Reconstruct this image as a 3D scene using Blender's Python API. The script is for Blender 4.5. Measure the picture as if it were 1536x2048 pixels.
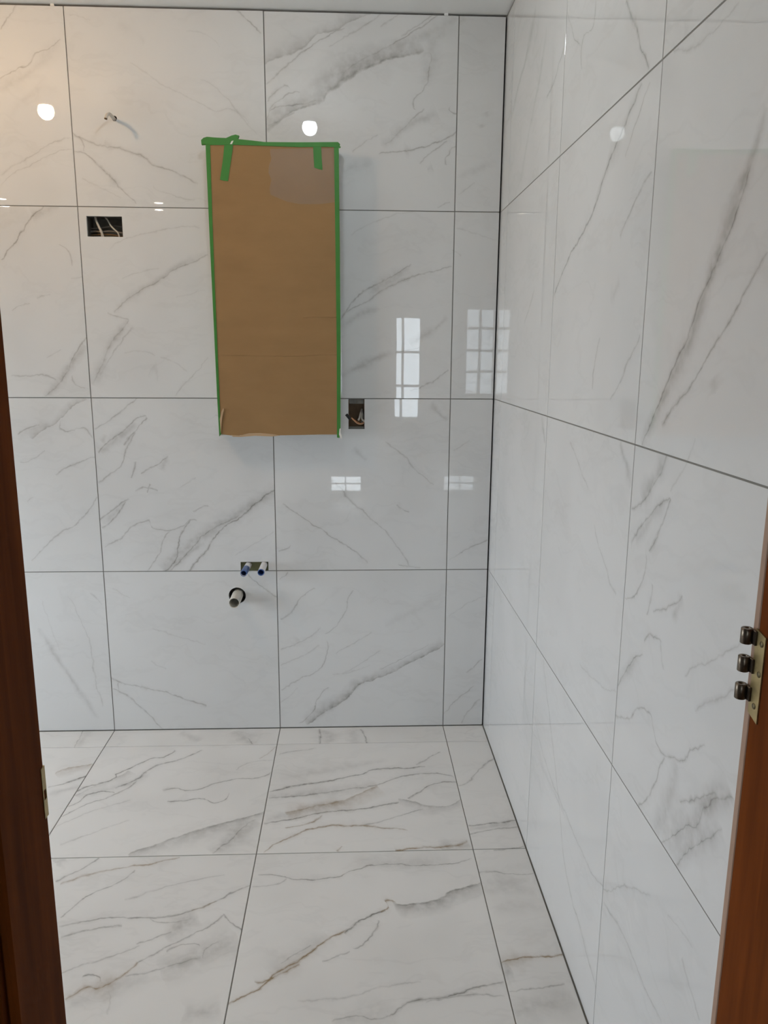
import bpy, bmesh, math, random
from mathutils import Vector, Matrix
random.seed(7)
for o in list(bpy.data.objects):
    bpy.data.objects.remove(o)
SC = bpy.context.scene
COL = SC.collection

# ------------------------------------------------------------------ camera
FPX = 1535.7                                   # focal length in pixels of the 1536 x 2048 frame
CAM = Vector((-0.4918, -2.6583, 1.3736))
AX_R = Vector((0.9991, -0.0413, 0.0056)); AX_D = Vector((-0.0029, -0.2027, -0.9792)); AX_F = Vector((0.0416, 0.9784, -0.2027))
AX_F.normalize(); AX_R = (AX_R - AX_F * AX_R.dot(AX_F)).normalized(); AX_D = AX_F.cross(AX_R).normalized()
cd = bpy.data.cameras.new('camera'); cam = bpy.data.objects.new('camera', cd); COL.objects.link(cam)
cam.matrix_world = Matrix(((AX_R.x, -AX_D.x, -AX_F.x, CAM.x), (AX_R.y, -AX_D.y, -AX_F.y, CAM.y), (AX_R.z, -AX_D.z, -AX_F.z, CAM.z), (0, 0, 0, 1)))
cd.sensor_fit = 'VERTICAL'; cd.sensor_height = 36.0; cd.lens = 36.0 * FPX / 2048.0
cd.clip_start = 0.02; cd.clip_end = 200
SC.camera = cam

# ------------------------------------------------------------------ sky and exposure
SKY = 10.0
BULB_COOL = 118.0
BULB_WARM = 290.0
DOWN = 60.0
wd = bpy.data.worlds.new('overcast_sky'); SC.world = wd; wd.use_nodes = True
bg = wd.node_tree.nodes['Background']; bg.inputs[0].default_value = (0.82, 0.91, 1.0, 1); bg.inputs[1].default_value = SKY
SC.view_settings.view_transform = 'Standard'; SC.view_settings.look = 'None'
SC.view_settings.exposure = 0.12; SC.view_settings.gamma = 1.0; SC.view_settings.use_curve_mapping = False
SC.cycles.use_denoising = True
SC.cycles.use_adaptive_sampling = True; SC.cycles.adaptive_threshold = 0.04; SC.cycles.adaptive_min_samples = 16
SC.cycles.max_bounces = 7; SC.cycles.diffuse_bounces = 4; SC.cycles.glossy_bounces = 4; SC.cycles.transparent_max_bounces = 12
SC.cycles.sample_clamp_indirect = 8.0
def portal(name, loc, rot, sx, sy):
    ld = bpy.data.lights.new(name, 'AREA'); ld.shape = 'RECTANGLE'; ld.size = sx; ld.size_y = sy
    ld.cycles.is_portal = True
    o = bpy.data.objects.new(name, ld); COL.objects.link(o); o.location = loc; o.rotation_euler = rot
    return o

# ------------------------------------------------------------------ sizes
P = 0.61; A = 0.1519; J = 0.0030
XJ = [-A - 2 * P, -A - P, -A, 0.0]
ZJ = [0.0, P, 2 * P, 3 * P, 2.4105]
CEIL = 2.4161
YJ = [0.0, -0.1213, -0.7365, -1.3465, -1.9]
X_LEFT = -3.15; Y_LEG = -4.0; X_PART = -1.03; Y_HALL = -4.6; X_HALL = 0.75; Y_DOOR = -1.9; Y_DOOR2 = -2.03

def ray(px, py):
    return (AX_R * ((px - 768.0) / FPX) + AX_D * ((py - 1024.0) / FPX) + AX_F)
def hit(px, py, ax, v):
    d = ray(px, py); t = (v - CAM[ax]) / d[ax]
    return CAM + d * t

# ------------------------------------------------------------------ object helpers
def tag(o, label=None, cat=None, group=None, kind=None):
    if label: o['label'] = label
    if cat: o['category'] = cat
    if group: o['group'] = group
    if kind: o['kind'] = kind
    return o
def empty(name, loc=(0, 0, 0)):
    o = bpy.data.objects.new(name, None); COL.objects.link(o); o.location = loc; o.empty_display_size = 0.05
    return o
def link(name, me, mat=None, parent=None, loc=None, smooth=False):
    o = bpy.data.objects.new(name, me); COL.objects.link(o)
    if mat: me.materials.append(mat)
    if smooth:
        for p in me.polygons: p.use_smooth = True
    if loc is not None: o.location = loc
    if parent is not None:
        o.parent = parent
        o.matrix_parent_inverse = Matrix.Translation(-Vector(parent.location)) if parent.type == 'EMPTY' or tuple(parent.location) != (0, 0, 0) else Matrix()
    return o
def mesh_bm(bm, name='mesh'):
    bmesh.ops.recalc_face_normals(bm, faces=bm.faces[:])
    me = bpy.data.meshes.new(name); bm.to_mesh(me); bm.free(); return me
def add_box(bm, lo, hi, bevel=0.0):
    r = bmesh.ops.create_cube(bm, size=1.0); vs = r['verts']
    c = [(lo[i] + hi[i]) / 2 for i in range(3)]; s = [abs(hi[i] - lo[i]) for i in range(3)]
    for v in vs: v.co = Vector((c[0] + v.co.x * s[0], c[1] + v.co.y * s[1], c[2] + v.co.z * s[2]))
    if bevel > 0:
        es = set(e for v in vs for e in v.link_edges)
        bmesh.ops.bevel(bm, geom=list(es), offset=bevel, segments=1, affect='EDGES', profile=0.5)
def box(name, lo, hi, mat, parent=None, bevel=0.0):
    bm = bmesh.new(); add_box(bm, lo, hi, bevel); return link(name, mesh_bm(bm, name), mat, parent)
def cr(pts, n=6):
    pts = [Vector(p) for p in pts]
    if len(pts) < 3: return pts
    q = [pts[0] * 2 - pts[1]] + pts + [pts[-1] * 2 - pts[-2]]; out = []
    for i in range(1, len(q) - 2):
        for k in range(n):
            t = k / n; a, b, c, d = q[i - 1], q[i], q[i + 1], q[i + 2]
            out.append(0.5 * ((2 * b) + (c - a) * t + (2 * a - 5 * b + 4 * c - d) * t * t + (3 * b - a - 3 * c + d) * t ** 3))
    out.append(pts[-1]); return out
def add_tube(bm, pts, r, seg=10, smoothn=6, r2=None, cap=True):
    ps = cr(pts, smoothn); n = len(ps); rings = []; up = None
    for i, p in enumerate(ps):
        t = (ps[min(i + 1, n - 1)] - ps[max(i - 1, 0)]).normalized()
        if up is None: up = t.orthogonal().normalized()
        up = (up - t * up.dot(t)).normalized(); s = t.cross(up)
        rr = r if r2 is None else r + (r2 - r) * i / (n - 1)
        rings.append([bm.verts.new(p + (up * math.cos(a) + s * math.sin(a)) * rr) for a in (2 * math.pi * k / seg for k in range(seg))])
    for i in range(n - 1):
        for k in range(seg):
            bm.faces.new((rings[i][k], rings[i][(k + 1) % seg], rings[i + 1][(k + 1) % seg], rings[i + 1][k]))
    if cap:
        bm.faces.new(rings[0]); bm.faces.new(rings[-1])
def tube(name, pts, r, mat, parent=None, seg=10, **k):
    bm = bmesh.new(); add_tube(bm, pts, r, seg, **k); return link(name, mesh_bm(bm, name), mat, parent, smooth=True)
def lathe(name, prof, mat, parent=None, seg=28, centre=(0, 0, 0), axis='Z', smooth=True):
    """prof: (radius, height) pairs, turned round the axis through centre"""
    bm = bmesh.new(); rings = []
    for r, h in prof:
        ring = []
        for k in range(seg):
            a = 2 * math.pi * k / seg; x, y = r * math.cos(a), r * math.sin(a)
            p = {'Z': (x, y, h), 'Y': (x, h, y), 'X': (h, x, y)}[axis]
            ring.append(bm.verts.new(Vector(centre) + Vector(p)))
        rings.append(ring)
    for i in range(len(rings) - 1):
        for k in range(seg):
            bm.faces.new((rings[i][k], rings[i][(k + 1) % seg], rings[i + 1][(k + 1) % seg], rings[i + 1][k]))
    bmesh.ops.remove_doubles(bm, verts=bm.verts[:], dist=1e-6)
    return link(name, mesh_bm(bm, name), mat, parent, smooth=smooth)
MAP = {'back': lambda u, v, w: (u, w, v), 'right': lambda u, v, w: (w, u, v), 'floor': lambda u, v, w: (u, v, -w)}
def sheet(name, outer, w0, w1, plane, mat, parent=None, hole=None, centre=None):
    """flat plate with the outline `outer` (u, v), optional hole outlines, from depth w0 to w1"""
    bm = bmesh.new(); m = MAP[plane]; es = []
    for loop in [outer] + (hole or []):
        vs = [bm.verts.new(m(u, v, w0)) for u, v in loop]
        for i in range(len(vs)): es.append(bm.edges.new((vs[i], vs[(i + 1) % len(vs)])))
    bmesh.ops.triangle_fill(bm, use_beauty=True, use_dissolve=False, edges=es)
    r = bmesh.ops.extrude_face_region(bm, geom=bm.faces[:])
    d = Vector(m(0, 0, w1)) - Vector(m(0, 0, w0))
    for g in r['geom']:
        if isinstance(g, bmesh.types.BMVert): g.co += d
    me = mesh_bm(bm, name)
    if centre is not None:
        me.transform(Matrix.Translation(-Vector(centre)))
    return link(name, me, mat, parent, loc=centre)
def slab(name, us, vs, w0, w1, plane, mat, holes=(), parent=None):
    """thick wall over the rectangle us x vs with rectangular openings"""
    U = sorted(set([us[0], us[1]] + [h[0] for h in holes] + [h[1] for h in holes])); V = sorted(set([vs[0], vs[1]] + [h[2] for h in holes] + [h[3] for h in holes]))
    bm = bmesh.new(); m = MAP[plane]; cache = {}
    def vt(i, j, k):
        key = (i, j, k)
        if key not in cache: cache[key] = bm.verts.new(m(U[i], V[j], (w0, w1)[k]))
        return cache[key]
    def solid(i, j):
        if i < 0 or j < 0 or i >= len(U) - 1 or j >= len(V) - 1: return False
        cu, cv = (U[i] + U[i + 1]) / 2, (V[j] + V[j + 1]) / 2
        return not any(h[0] < cu < h[1] and h[2] < cv < h[3] for h in holes)
    for i in range(len(U) - 1):
        for j in range(len(V) - 1):
            if not solid(i, j): continue
            for k in (0, 1): bm.faces.new((vt(i, j, k), vt(i + 1, j, k), vt(i + 1, j + 1, k), vt(i, j + 1, k)))
            for di, dj, a, b in ((-1, 0, (i, j), (i, j + 1)), (1, 0, (i + 1, j), (i + 1, j + 1)), (0, -1, (i, j), (i + 1, j)), (0, 1, (i, j + 1), (i + 1, j + 1))):
                if not solid(i + di, j + dj): bm.faces.new((vt(*a, 0), vt(*b, 0), vt(*b, 1), vt(*a, 1)))
    return link(name, mesh_bm(bm, name), mat, parent)

# ------------------------------------------------------------------ plain materials
def mat(name, col, rough=0.5, metal=0.0, spec=0.5, emit=None, strength=0.0, noise=0.0, nscale=20.0, stretch=(1, 1, 1), bump=0.0, col2=None):
    m = bpy.data.materials.new(name); m.use_nodes = True; nt = m.node_tree; b = nt.nodes['Principled BSDF']
    b.inputs['Base Color'].default_value = (*col, 1); b.inputs['Roughness'].default_value = rough; b.inputs['Metallic'].default_value = metal
    b.inputs['Specular IOR Level'].default_value = spec
    if emit: b.inputs['Emission Color'].default_value = (*emit, 1); b.inputs['Emission Strength'].default_value = strength
    if noise or bump:
        g = nt.nodes.new('ShaderNodeNewGeometry'); mp = nt.nodes.new('ShaderNodeMapping'); mp.inputs['Scale'].default_value = stretch
        n = nt.nodes.new('ShaderNodeTexNoise'); n.inputs['Scale'].default_value = nscale; n.inputs['Detail'].default_value = 5
        nt.links.new(g.outputs['Position'], mp.inputs[0]); nt.links.new(mp.outputs[0], n.inputs['Vector'])
        if noise:
            r = nt.nodes.new('ShaderNodeValToRGB'); c2 = col2 or tuple(c * (1 - noise) for c in col)
            r.color_ramp.elements[0].position = 0.3; r.color_ramp.elements[1].position = 0.7
            r.color_ramp.elements[0].color = (*c2, 1); r.color_ramp.elements[1].color = (*col, 1)
            nt.links.new(n.outputs[0], r.inputs[0]); nt.links.new(r.outputs[0], b.inputs['Base Color'])
        if bump:
            bp = nt.nodes.new('ShaderNodeBump'); bp.inputs['Strength'].default_value = 1.0; bp.inputs['Distance'].default_value = bump
            nt.links.new(n.outputs[0], bp.inputs['Height']); nt.links.new(bp.outputs[0], b.inputs['Normal'])
    return m
def clear_mat(name, tint=(1, 1, 1), ior=1.5, rough=0.02, haze=0.0, hazecol=(0.5, 0.5, 0.5), bump=0.0, gloss=(1, 1, 1)):
    m = bpy.data.materials.new(name); m.use_nodes = True; nt = m.node_tree; nt.nodes.remove(nt.nodes['Principled BSDF'])
    out = nt.nodes['Material Output']; tr = nt.nodes.new('ShaderNodeBsdfTransparent'); tr.inputs[0].default_value = (*tint, 1)
    gl = nt.nodes.new('ShaderNodeBsdfGlossy'); gl.inputs['Roughness'].default_value = rough; gl.inputs['Color'].default_value = (*gloss, 1)
    fr = nt.nodes.new('ShaderNodeFresnel'); gb = nt.nodes.new('ShaderNodeNewGeometry'); mr = nt.nodes.new('ShaderNodeMapRange'); mr.inputs[3].default_value = ior; mr.inputs[4].default_value = 1.0 / ior
    nt.links.new(gb.outputs['Backfacing'], mr.inputs[0]); nt.links.new(mr.outputs[0], fr.inputs['IOR']); mx = nt.nodes.new('ShaderNodeMixShader')
    nt.links.new(fr.outputs[0], mx.inputs[0]); nt.links.new(gl.outputs[0], mx.inputs[2])
    if haze:
        df = nt.nodes.new('ShaderNodeBsdfDiffuse'); df.inputs[0].default_value = (*hazecol, 1); m2 = nt.nodes.new('ShaderNodeMixShader'); m2.inputs[0].default_value = haze
        nt.links.new(tr.outputs[0], m2.inputs[1]); nt.links.new(df.outputs[0], m2.inputs[2]); nt.links.new(m2.outputs[0], mx.inputs[1])
    else: nt.links.new(tr.outputs[0], mx.inputs[1])
    if bump:
        g = nt.nodes.new('ShaderNodeNewGeometry'); n = nt.nodes.new('ShaderNodeTexNoise'); n.inputs['Scale'].default_value = 30
        bp = nt.nodes.new('ShaderNodeBump'); bp.inputs['Strength'].default_value = 1.0; bp.inputs['Distance'].default_value = bump
        nt.links.new(g.outputs['Position'], n.inputs['Vector']); nt.links.new(n.outputs[0], bp.inputs['Height'])
        nt.links.new(bp.outputs[0], gl.inputs['Normal']); nt.links.new(bp.outputs[0], fr.inputs['Normal'])
    nt.links.new(mx.outputs[0], out.inputs[0]); return m
M = {
    'grout': mat('wall_grout', (0.22, 0.215, 0.20), 0.9), 'floor_grout': mat('floor_grout', (0.25, 0.24, 0.22), 0.9),
    'paint': mat('ceiling_paint', (0.88, 0.88, 0.87), 0.7, noise=0.02, nscale=3), 'plaster': mat('white_plaster', (0.52, 0.52, 0.51), 0.8, noise=0.03, nscale=4),
    'hall': mat('hall_paint', (0.36, 0.33, 0.30), 0.8), 'hall_floor': mat('hall_oak_floor', (0.30, 0.19, 0.11), 0.4, noise=0.4, nscale=6, stretch=(8, 1, 1)),
    'wood': mat('stained_wood', (0.185, 0.047, 0.008), 0.6, spec=0.03, noise=0.45, nscale=9, stretch=(6, 6, 0.5), bump=0.0003),
    'rawwood': mat('bare_wood_edge', (0.42, 0.27, 0.19), 0.6, noise=0.15, nscale=15, stretch=(4, 4, 0.5)),
    'brass': mat('aged_brass', (0.46, 0.36, 0.17), 0.38, metal=0.85, noise=0.3, nscale=60), 'nickel': mat('worn_bronze', (0.20, 0.16, 0.12), 0.30, metal=0.9, noise=0.4, nscale=50),
    'screw': mat('screw_steel', (0.16, 0.13, 0.07), 0.45, metal=0.8),
    'card': mat('brown_cardboard', (0.335, 0.20, 0.088), 0.75, spec=0.25, noise=0.10, nscale=8, stretch=(1, 1, 2.5), bump=0.0006),
    'cardedge': mat('cardboard_cut_edge', (0.50, 0.34, 0.20), 0.8), 'green': mat('green_painters_tape', (0.045, 0.23, 0.030), 0.55, noise=0.12, nscale=30, bump=0.0005),
    'lacquer': mat('white_lacquer', (0.60, 0.60, 0.58), 0.4), 'paper': mat('torn_white_paper', (0.75, 0.73, 0.68), 0.7),
    'galv': mat('galvanised_steel', (0.20, 0.19, 0.165), 0.5, metal=0.4, noise=0.3, nscale=40), 'boxback': mat('box_back_copper', (0.20, 0.115, 0.05), 0.6, noise=0.3, nscale=30),
    'core': mat('grey_wall_board', (0.34, 0.33, 0.31), 0.9), 'cable': mat('white_cable_jacket', (0.62, 0.57, 0.50), 0.5), 'greycable': mat('grey_cable_jacket', (0.20, 0.18, 0.16), 0.5),
    'blackwire': mat('black_tape', (0.008, 0.008, 0.010), 0.45), 'orangewire': mat('orange_wire', (0.55, 0.20, 0.08), 0.45), 'copper': mat('copper_wire', (0.62, 0.36, 0.20), 0.35, metal=0.7),
    'pvc': mat('white_pvc', (0.62, 0.60, 0.54), 0.4), 'pex': mat('white_pipe', (0.74, 0.74, 0.76), 0.35),
    'blue': mat('blue_pipe_sleeve', (0.055, 0.12, 0.33), 0.35), 'board': mat('green_backer_board', (0.17, 0.17, 0.085), 0.85),
    'rubber': mat('black_rubber', (0.012, 0.012, 0.012), 0.6), 'frame': mat('white_window_frame', (0.70, 0.70, 0.69), 0.4), 'glass': clear_mat('window_glass'), 'dimming_glass': clear_mat('dimming_window_glass', (0.86, 0.87, 0.87)),  # grey tint on the hallway panes is added to dim their reflections
    'film': clear_mat('clear_packing_tape', (1.0, 1.0, 1.0), 1.2, 0.4, 0.08, (0.55, 0.49, 0.46), 0.0006),
    'cool': mat('cool_bulb_glow', (0.9, 0.9, 0.9), 0.4, emit=(0.86, 0.95, 1.0), strength=BULB_COOL), 'warm': mat('warm_bulb_glow', (0.9, 0.85, 0.75), 0.4, emit=(1.0, 0.65, 0.35), strength=BULB_WARM),
    'down': mat('downlight_glow', (0.9, 0.9, 0.85), 0.4, emit=(1.0, 0.90, 0.74), strength=DOWN), 'whiteplastic': mat('white_plastic', (0.75, 0.75, 0.73), 0.4),
    'bounce_pale': mat('pale_bounce_slab', (0.78, 0.78, 0.76), 0.8, noise=0.1, nscale=2.0), 'ground': mat('outdoor_paving', (0.30, 0.30, 0.27), 0.9, noise=0.3, nscale=1.0),
}

# ------------------------------------------------------------------ marble: veins drawn by curve nodes
# each vein: (kind, width factor, strength, [pixel points on that wall or floor])
# kinds: t thin, b band with its soft side above, d band with its soft side below, w wide haze; capital letter = brown vein
VB = [
 ('t',1,.5,[(0,160),(28,142),(56,127),(70,109),(105,93),(123,80)]), ('w',1,.35,[(0,185),(35,160),(63,141),(88,115),(120,84)]), ('t',1,.45,[(0,58),(21,28),(33,10)]),
 ('t',1,.35,[(0,352),(35,327),(70,306),(105,287),(143,274)]), ('t',.8,.3,[(0,369),(70,323),(144,297)]), ('w',1,.2,[(20,240),(60,190),(120,180)]),
 ('t',1,.5,[(466,12),(492,39),(524,69)]), ('t',1.2,.5,[(142,260),(158,274),(172,280),(218,292),(250,301),(274,309),(306,327),(355,348),(397,366)]),
 ('t',.7,.4,[(156,272),(165,285),(166,303)]), ('t',1.1,.5,[(144,299),(176,313),(200,332),(218,348),(246,383),(273,409)]), ('w',.8,.35,[(205,285),(228,300)]), ('w',.8,.4,[(222,352),(235,372)]),
 ('t',.8,.2,[(162,355),(211,380),(243,397)]), ('t',.8,.22,[(306,373),(345,390),(390,401)]), ('t',1,.2,[(260,127),(299,151),(341,179),(380,197),(422,218),(475,225),(499,253)]),
 ('t',.8,.2,[(400,160),(440,183),(464,211),(492,243),(515,270)]), ('w',.8,.18,[(232,46),(274,70),(288,91)]), ('t',.8,.16,[(373,60),(411,70),(436,95)]), ('t',.8,.18,[(140,30),(165,36),(180,40)]),
 # upper tile above the cardboard
 ('b',.8,.6,[(526,128),(567,111),(600,98),(633,69),(670,60),(706,40),(755,20)]), ('t',1,.5,[(532,170),(571,135),(608,102),(655,71),(690,55)]),
 ('b',1.6,.75,[(534,262),(575,228),(600,214),(637,204),(651,186),(684,164),(713,146),(742,131),(779,118),(808,111),(850,103)]), ('w',1.6,.5,[(620,180),(700,130),(780,100),(850,70),(918,40)]),
 ('t',1.2,.5,[(684,153),(735,113),(783,91),(808,73),(845,51),(880,28)]), ('t',1,.4,[(655,91),(699,69),(750,36),(774,20)]), ('t',.9,.35,[(757,55),(793,33),(812,20)]), ('t',.9,.35,[(800,70),(850,40),(870,24)]),
 ('t',1.2,.6,[(532,240),(556,215),(586,208),(606,206),(640,200)]), ('t',1.1,.5,[(536,203),(553,179),(575,171),(582,180)]), ('t',1,.5,[(538,226),(560,196),(580,184),(600,186)]), ('w',1.4,.5,[(545,230),(590,205),(650,190)]), ('t',.9,.5,[(534,252),(560,240),(590,225)]),
 ('w',1.5,.4,[(862,60),(861,135),(850,170)]), ('t',1.1,.5,[(859,106),(861,135),(844,179),(828,208),(834,219)]), ('w',1.4,.35,[(918,30),(880,70),(858,105)]),
 ('w',1.3,.55,[(764,292),(790,270),(812,252),(845,240),(878,230)]), ('t',.9,.4,[(770,290),(800,262),(850,215)]), ('t',1.2,.6,[(761,308),(808,301),(852,293),(885,281),(906,270),(913,256)]), ('w',.8,.4,[(806,302),(822,297)]),
 ('t',1,.5,[(837,328),(863,306),(892,284)]), ('t',1,.5,[(915,325),(892,330),(888,322),(910,292)]), ('w',1,.4,[(684,343),(717,332),(750,322)]), ('t',.8,.35,[(702,303),(731,284),(757,268)]), ('t',.8,.3,[(874,416),(899,405)]), ('w',.7,.35,[(855,342),(866,338)]), ('t',.7,.5,[(901,215),(903,224),(913,225)]),
 ('w',1,.3,[(916,354),(954,339),(992,323)]), ('t',.8,.25,[(917,390),(950,365)]), ('w',.8,.35,[(972,222),(974,234)]), ('w',.7,.35,[(962,246),(964,254)]), ('w',1.2,.25,[(919,45),(930,32)]),
 # second row
 ('t',1.4,.7,[(0,517),(23,495),(43,463),(63,434),(83,417),(88,408)]), ('w',.9,.5,[(63,434),(86,423),(117,411)]), ('t',.8,.4,[(115,489),(129,495),(140,506),(147,530)]), ('t',.8,.3,[(23,620),(43,609),(60,606)]), ('t',.8,.3,[(74,599),(103,589)]),
 ('w',.9,.75,[(90,793),(115,770),(135,744),(152,718),(174,693)]), ('t',1,.6,[(90,793),(115,771),(138,742),(143,724),(155,704),(169,681),(174,666)]), ('t',1,.5,[(23,752),(54,752),(83,751),(114,759)]), ('t',.9,.4,[(146,750),(152,767),(171,776)]), ('t',.8,.3,[(95,718),(123,699)]), ('t',.7,.3,[(140,555),(165,552)]),
 ('w',.8,.5,[(229,623),(250,604),(286,578),(318,558),(349,538),(384,520),(416,503)]), ('t',1,.55,[(229,623),(246,606),(286,578),(318,560),(349,541),(384,524),(416,508)]), ('t',1.1,.45,[(214,624),(243,635),(256,638)]),
 ('w',1,.6,[(184,768),(203,735),(218,695),(238,669),(254,640)]), ('t',1,.5,[(186,762),(203,730),(220,690),(252,649),(255,636)]), ('t',1,.35,[(198,752),(218,721),(243,684),(268,655)]), ('t',.8,.25,[(218,502),(249,480),(286,469),(338,457),(400,454)]), ('t',.8,.2,[(241,558),(286,543),(318,535)]),
 ('t',.8,.3,[(349,792),(384,752),(400,735),(415,712)]), ('t',.8,.22,[(249,707),(286,704),(310,712)]), ('w',.7,.25,[(295,752),(308,738),(315,760)]), ('t',.8,.22,[(320,716),(352,727),(375,744)]), ('t',.7,.2,[(350,595),(410,580)]),
 ('t',1.2,.55,[(682,640),(700,612),(725,585),(755,568),(790,548),(822,532)]), ('w',.9,.5,[(682,655),(722,631),(762,615)]), ('t',1.1,.5,[(690,626),(740,598),(765,578),(800,562),(850,548),(907,532)]), ('w',.9,.5,[(735,590),(790,552),(820,540)]), ('w',.7,.6,[(682,751),(727,730),(758,716),(790,707)]), ('t',.8,.4,[(790,707),(840,694)]),
 ('w',.6,.5,[(820,690),(867,658),(896,636)]), ('t',1,.5,[(820,782),(867,760),(897,737)]), ('t',.6,.3,[(905,500),(920,512)]), ('t',.7,.2,[(912,455),(960,470),(995,480)]), ('t',.7,.2,[(700,470),(760,440),(830,425)]),
 # third row
 ('b',.6,.6,[(63,877),(90,860),(106,850),(123,835),(152,810),(174,798)]), ('t',1,.5,[(34,868),(60,855),(80,850)]), ('t',1.2,.5,[(124,836),(120,852),(124,862),(146,860),(166,855),(186,875)]), ('t',1.1,.5,[(108,950),(139,933),(164,922),(192,914)]), ('t',1.1,.45,[(194,993),(170,1030),(151,1048),(121,1066),(91,1093),(61,1120)]), ('t',.8,.35,[(39,924),(61,920),(90,902)]), ('t',.7,.3,[(55,1005),(66,994)]), ('w',.8,.3,[(105,850),(60,862),(36,880)]),
 ('t',1.2,.65,[(197,908),(206,894),(240,868),(268,842),(291,831)]), ('t',1.2,.65,[(291,833),(280,852),(262,872),(247,892)]), ('w',1,.55,[(200,905),(230,882),(275,845)]), ('t',1,.45,[(190,858),(223,838),(243,821),(274,796)]), ('w',.8,.35,[(205,885),(215,870)]),
 ('t',1,.5,[(197,966),(218,951),(242,930),(246,912),(272,863)]), ('t',1.2,.55,[(264,956),(268,940),(270,922)]), ('t',1.1,.55,[(283,949),(315,927),(337,912)]), ('w',.7,.5,[(320,940),(336,914)]), ('t',1.1,.5,[(268,980),(294,976),(318,982)]), ('t',.8,.5,[(294,985),(302,966)]),
 ('t',1.2,.6,[(199,1041),(227,1017),(257,997)]), ('t',1.2,.6,[(204,1056),(227,1036),(250,1004)]), ('w',.7,.45,[(205,1048),(250,1005)]), ('t',1.1,.5,[(208,1093),(242,1075),(273,1048),(298,1042),(303,1053),(333,1061),(363,1054),(382,1039),(396,1042)]),
 ('w',1.6,.7,[(328,1143),(352,1110),(395,1080),(440,1050),(490,1020),(553,978)]), ('t',1.2,.7,[(321,1143),(348,1123),(356,1095),(364,1066),(382,1038)]), ('t',1.3,.75,[(376,1142),(403,1114),(424,1084),(445,1058),(490,1028),(520,1000),(553,979)]), ('t',1.1,.6,[(340,1143),(380,1100),(410,1068),(450,1045),(480,1030)]), ('w',1.1,.65,[(325,1143),(360,1118),(410,1085)]), ('t',1,.5,[(295,1140),(318,1111),(327,1078),(340,1062)]),
 ('t',.8,.25,[(360,975),(391,954)]), ('t',1,.4,[(385,1023),(417,1012)]), ('t',.7,.25,[(470,1110),(505,1090),(548,1065)]), ('t',.7,.25,[(430,830),(520,868)]),
 ('t',1.1,.5,[(565,1008),(607,1038),(636,1055),(661,1072),(695,1091),(720,1110),(734,1128)]), ('t',1.1,.45,[(670,966),(707,1007),(739,1032),(770,1063),(795,1094),(821,1134)]), ('t',1,.4,[(770,882),(801,907),(832,941),(869,970)]), ('w',.6,.45,[(704,894),(734,921)]), ('t',1,.4,[(792,1012),(819,1025)]), ('t',.9,.45,[(557,1104),(572,1096),(581,1088)]), ('t',.9,.4,[(795,1128),(815,1132),(840,1136)]), ('w',.5,.5,[(862,804),(876,824),(896,843)]),
 ('t',1,.5,[(923,1105),(948,1091),(976,1079)]), ('t',.8,.25,[(900,1120),(925,1104)]), ('t',.7,.25,[(906,900),(940,880)]),
 # bottom row
 ('b',.8,.9,[(612,1451),(657,1419),(682,1404),(704,1385),(720,1369),(745,1360),(786,1344),(820,1326),(854,1310),(888,1287)]), ('w',.7,.6,[(630,1440),(682,1400),(722,1368),(760,1352)]), ('t',.9,.35,[(757,1341),(801,1319),(857,1291)]), ('t',1,.5,[(598,1447),(626,1422),(636,1401),(656,1374)]), ('t',1,.5,[(561,1379),(601,1357),(645,1329),(655,1300),(656,1282)]), ('t',1,.35,[(561,1332),(592,1318),(640,1290)]),
 ('t',1,.4,[(561,1301),(595,1285),(629,1266),(643,1256)]), ('t',1,.45,[(651,1269),(679,1244),(692,1219),(696,1194),(706,1181)]), ('t',1,.5,[(559,1239),(577,1228),(589,1216),(604,1194),(632,1177)]), ('t',.8,.3,[(670,1310),(745,1265)]), ('w',.8,.25,[(770,1251),(820,1226),(866,1203)]), ('t',.8,.25,[(561,1405),(595,1375)]), ('w',.8,.3,[(585,1290),(600,1278)]), ('t',.9,.5,[(557,1158),(577,1143)]), ('t',.8,.3,[(690,1345),(720,1330),(760,1300)]), ('t',.8,.25,[(665,1350),(700,1345),(740,1330)]),
 ('t',1,.4,[(887,1427),(917,1397),(950,1370)]), ('t',1,.35,[(923,1448),(945,1413),(960,1398)]), ('t',1,.4,[(934,1345),(965,1318)]), ('t',.8,.25,[(895,1235),(940,1205),(970,1190)]),
 ('w',.6,.5,[(71,1258),(100,1293),(130,1341),(161,1387),(196,1438)]), ('t',.9,.3,[(133,1193),(161,1238),(179,1290),(191,1360),(208,1414)]), ('t',.7,.2,[(85,1200),(100,1250),(120,1300)]), ('t',.8,.25,[(180,1185),(205,1210)]),
 ('t',1.2,.55,[(223,1352),(242,1364),(291,1375),(339,1387),(369,1397),(414,1412)]), ('t',.8,.45,[(238,1365),(242,1386)]), ('t',1.1,.5,[(225,1379),(257,1393),(294,1426),(326,1459)]), ('w',.6,.5,[(280,1372),(297,1378)]), ('t',.8,.25,[(303,1257),(363,1275),(412,1290)]), ('t',.8,.2,[(224,1175),(260,1195)]), ('t',1,.5,[(495,1147),(513,1163),(527,1176),(556,1197)]), ('t',.7,.2,[(300,1320),(330,1340)]),
]
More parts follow.
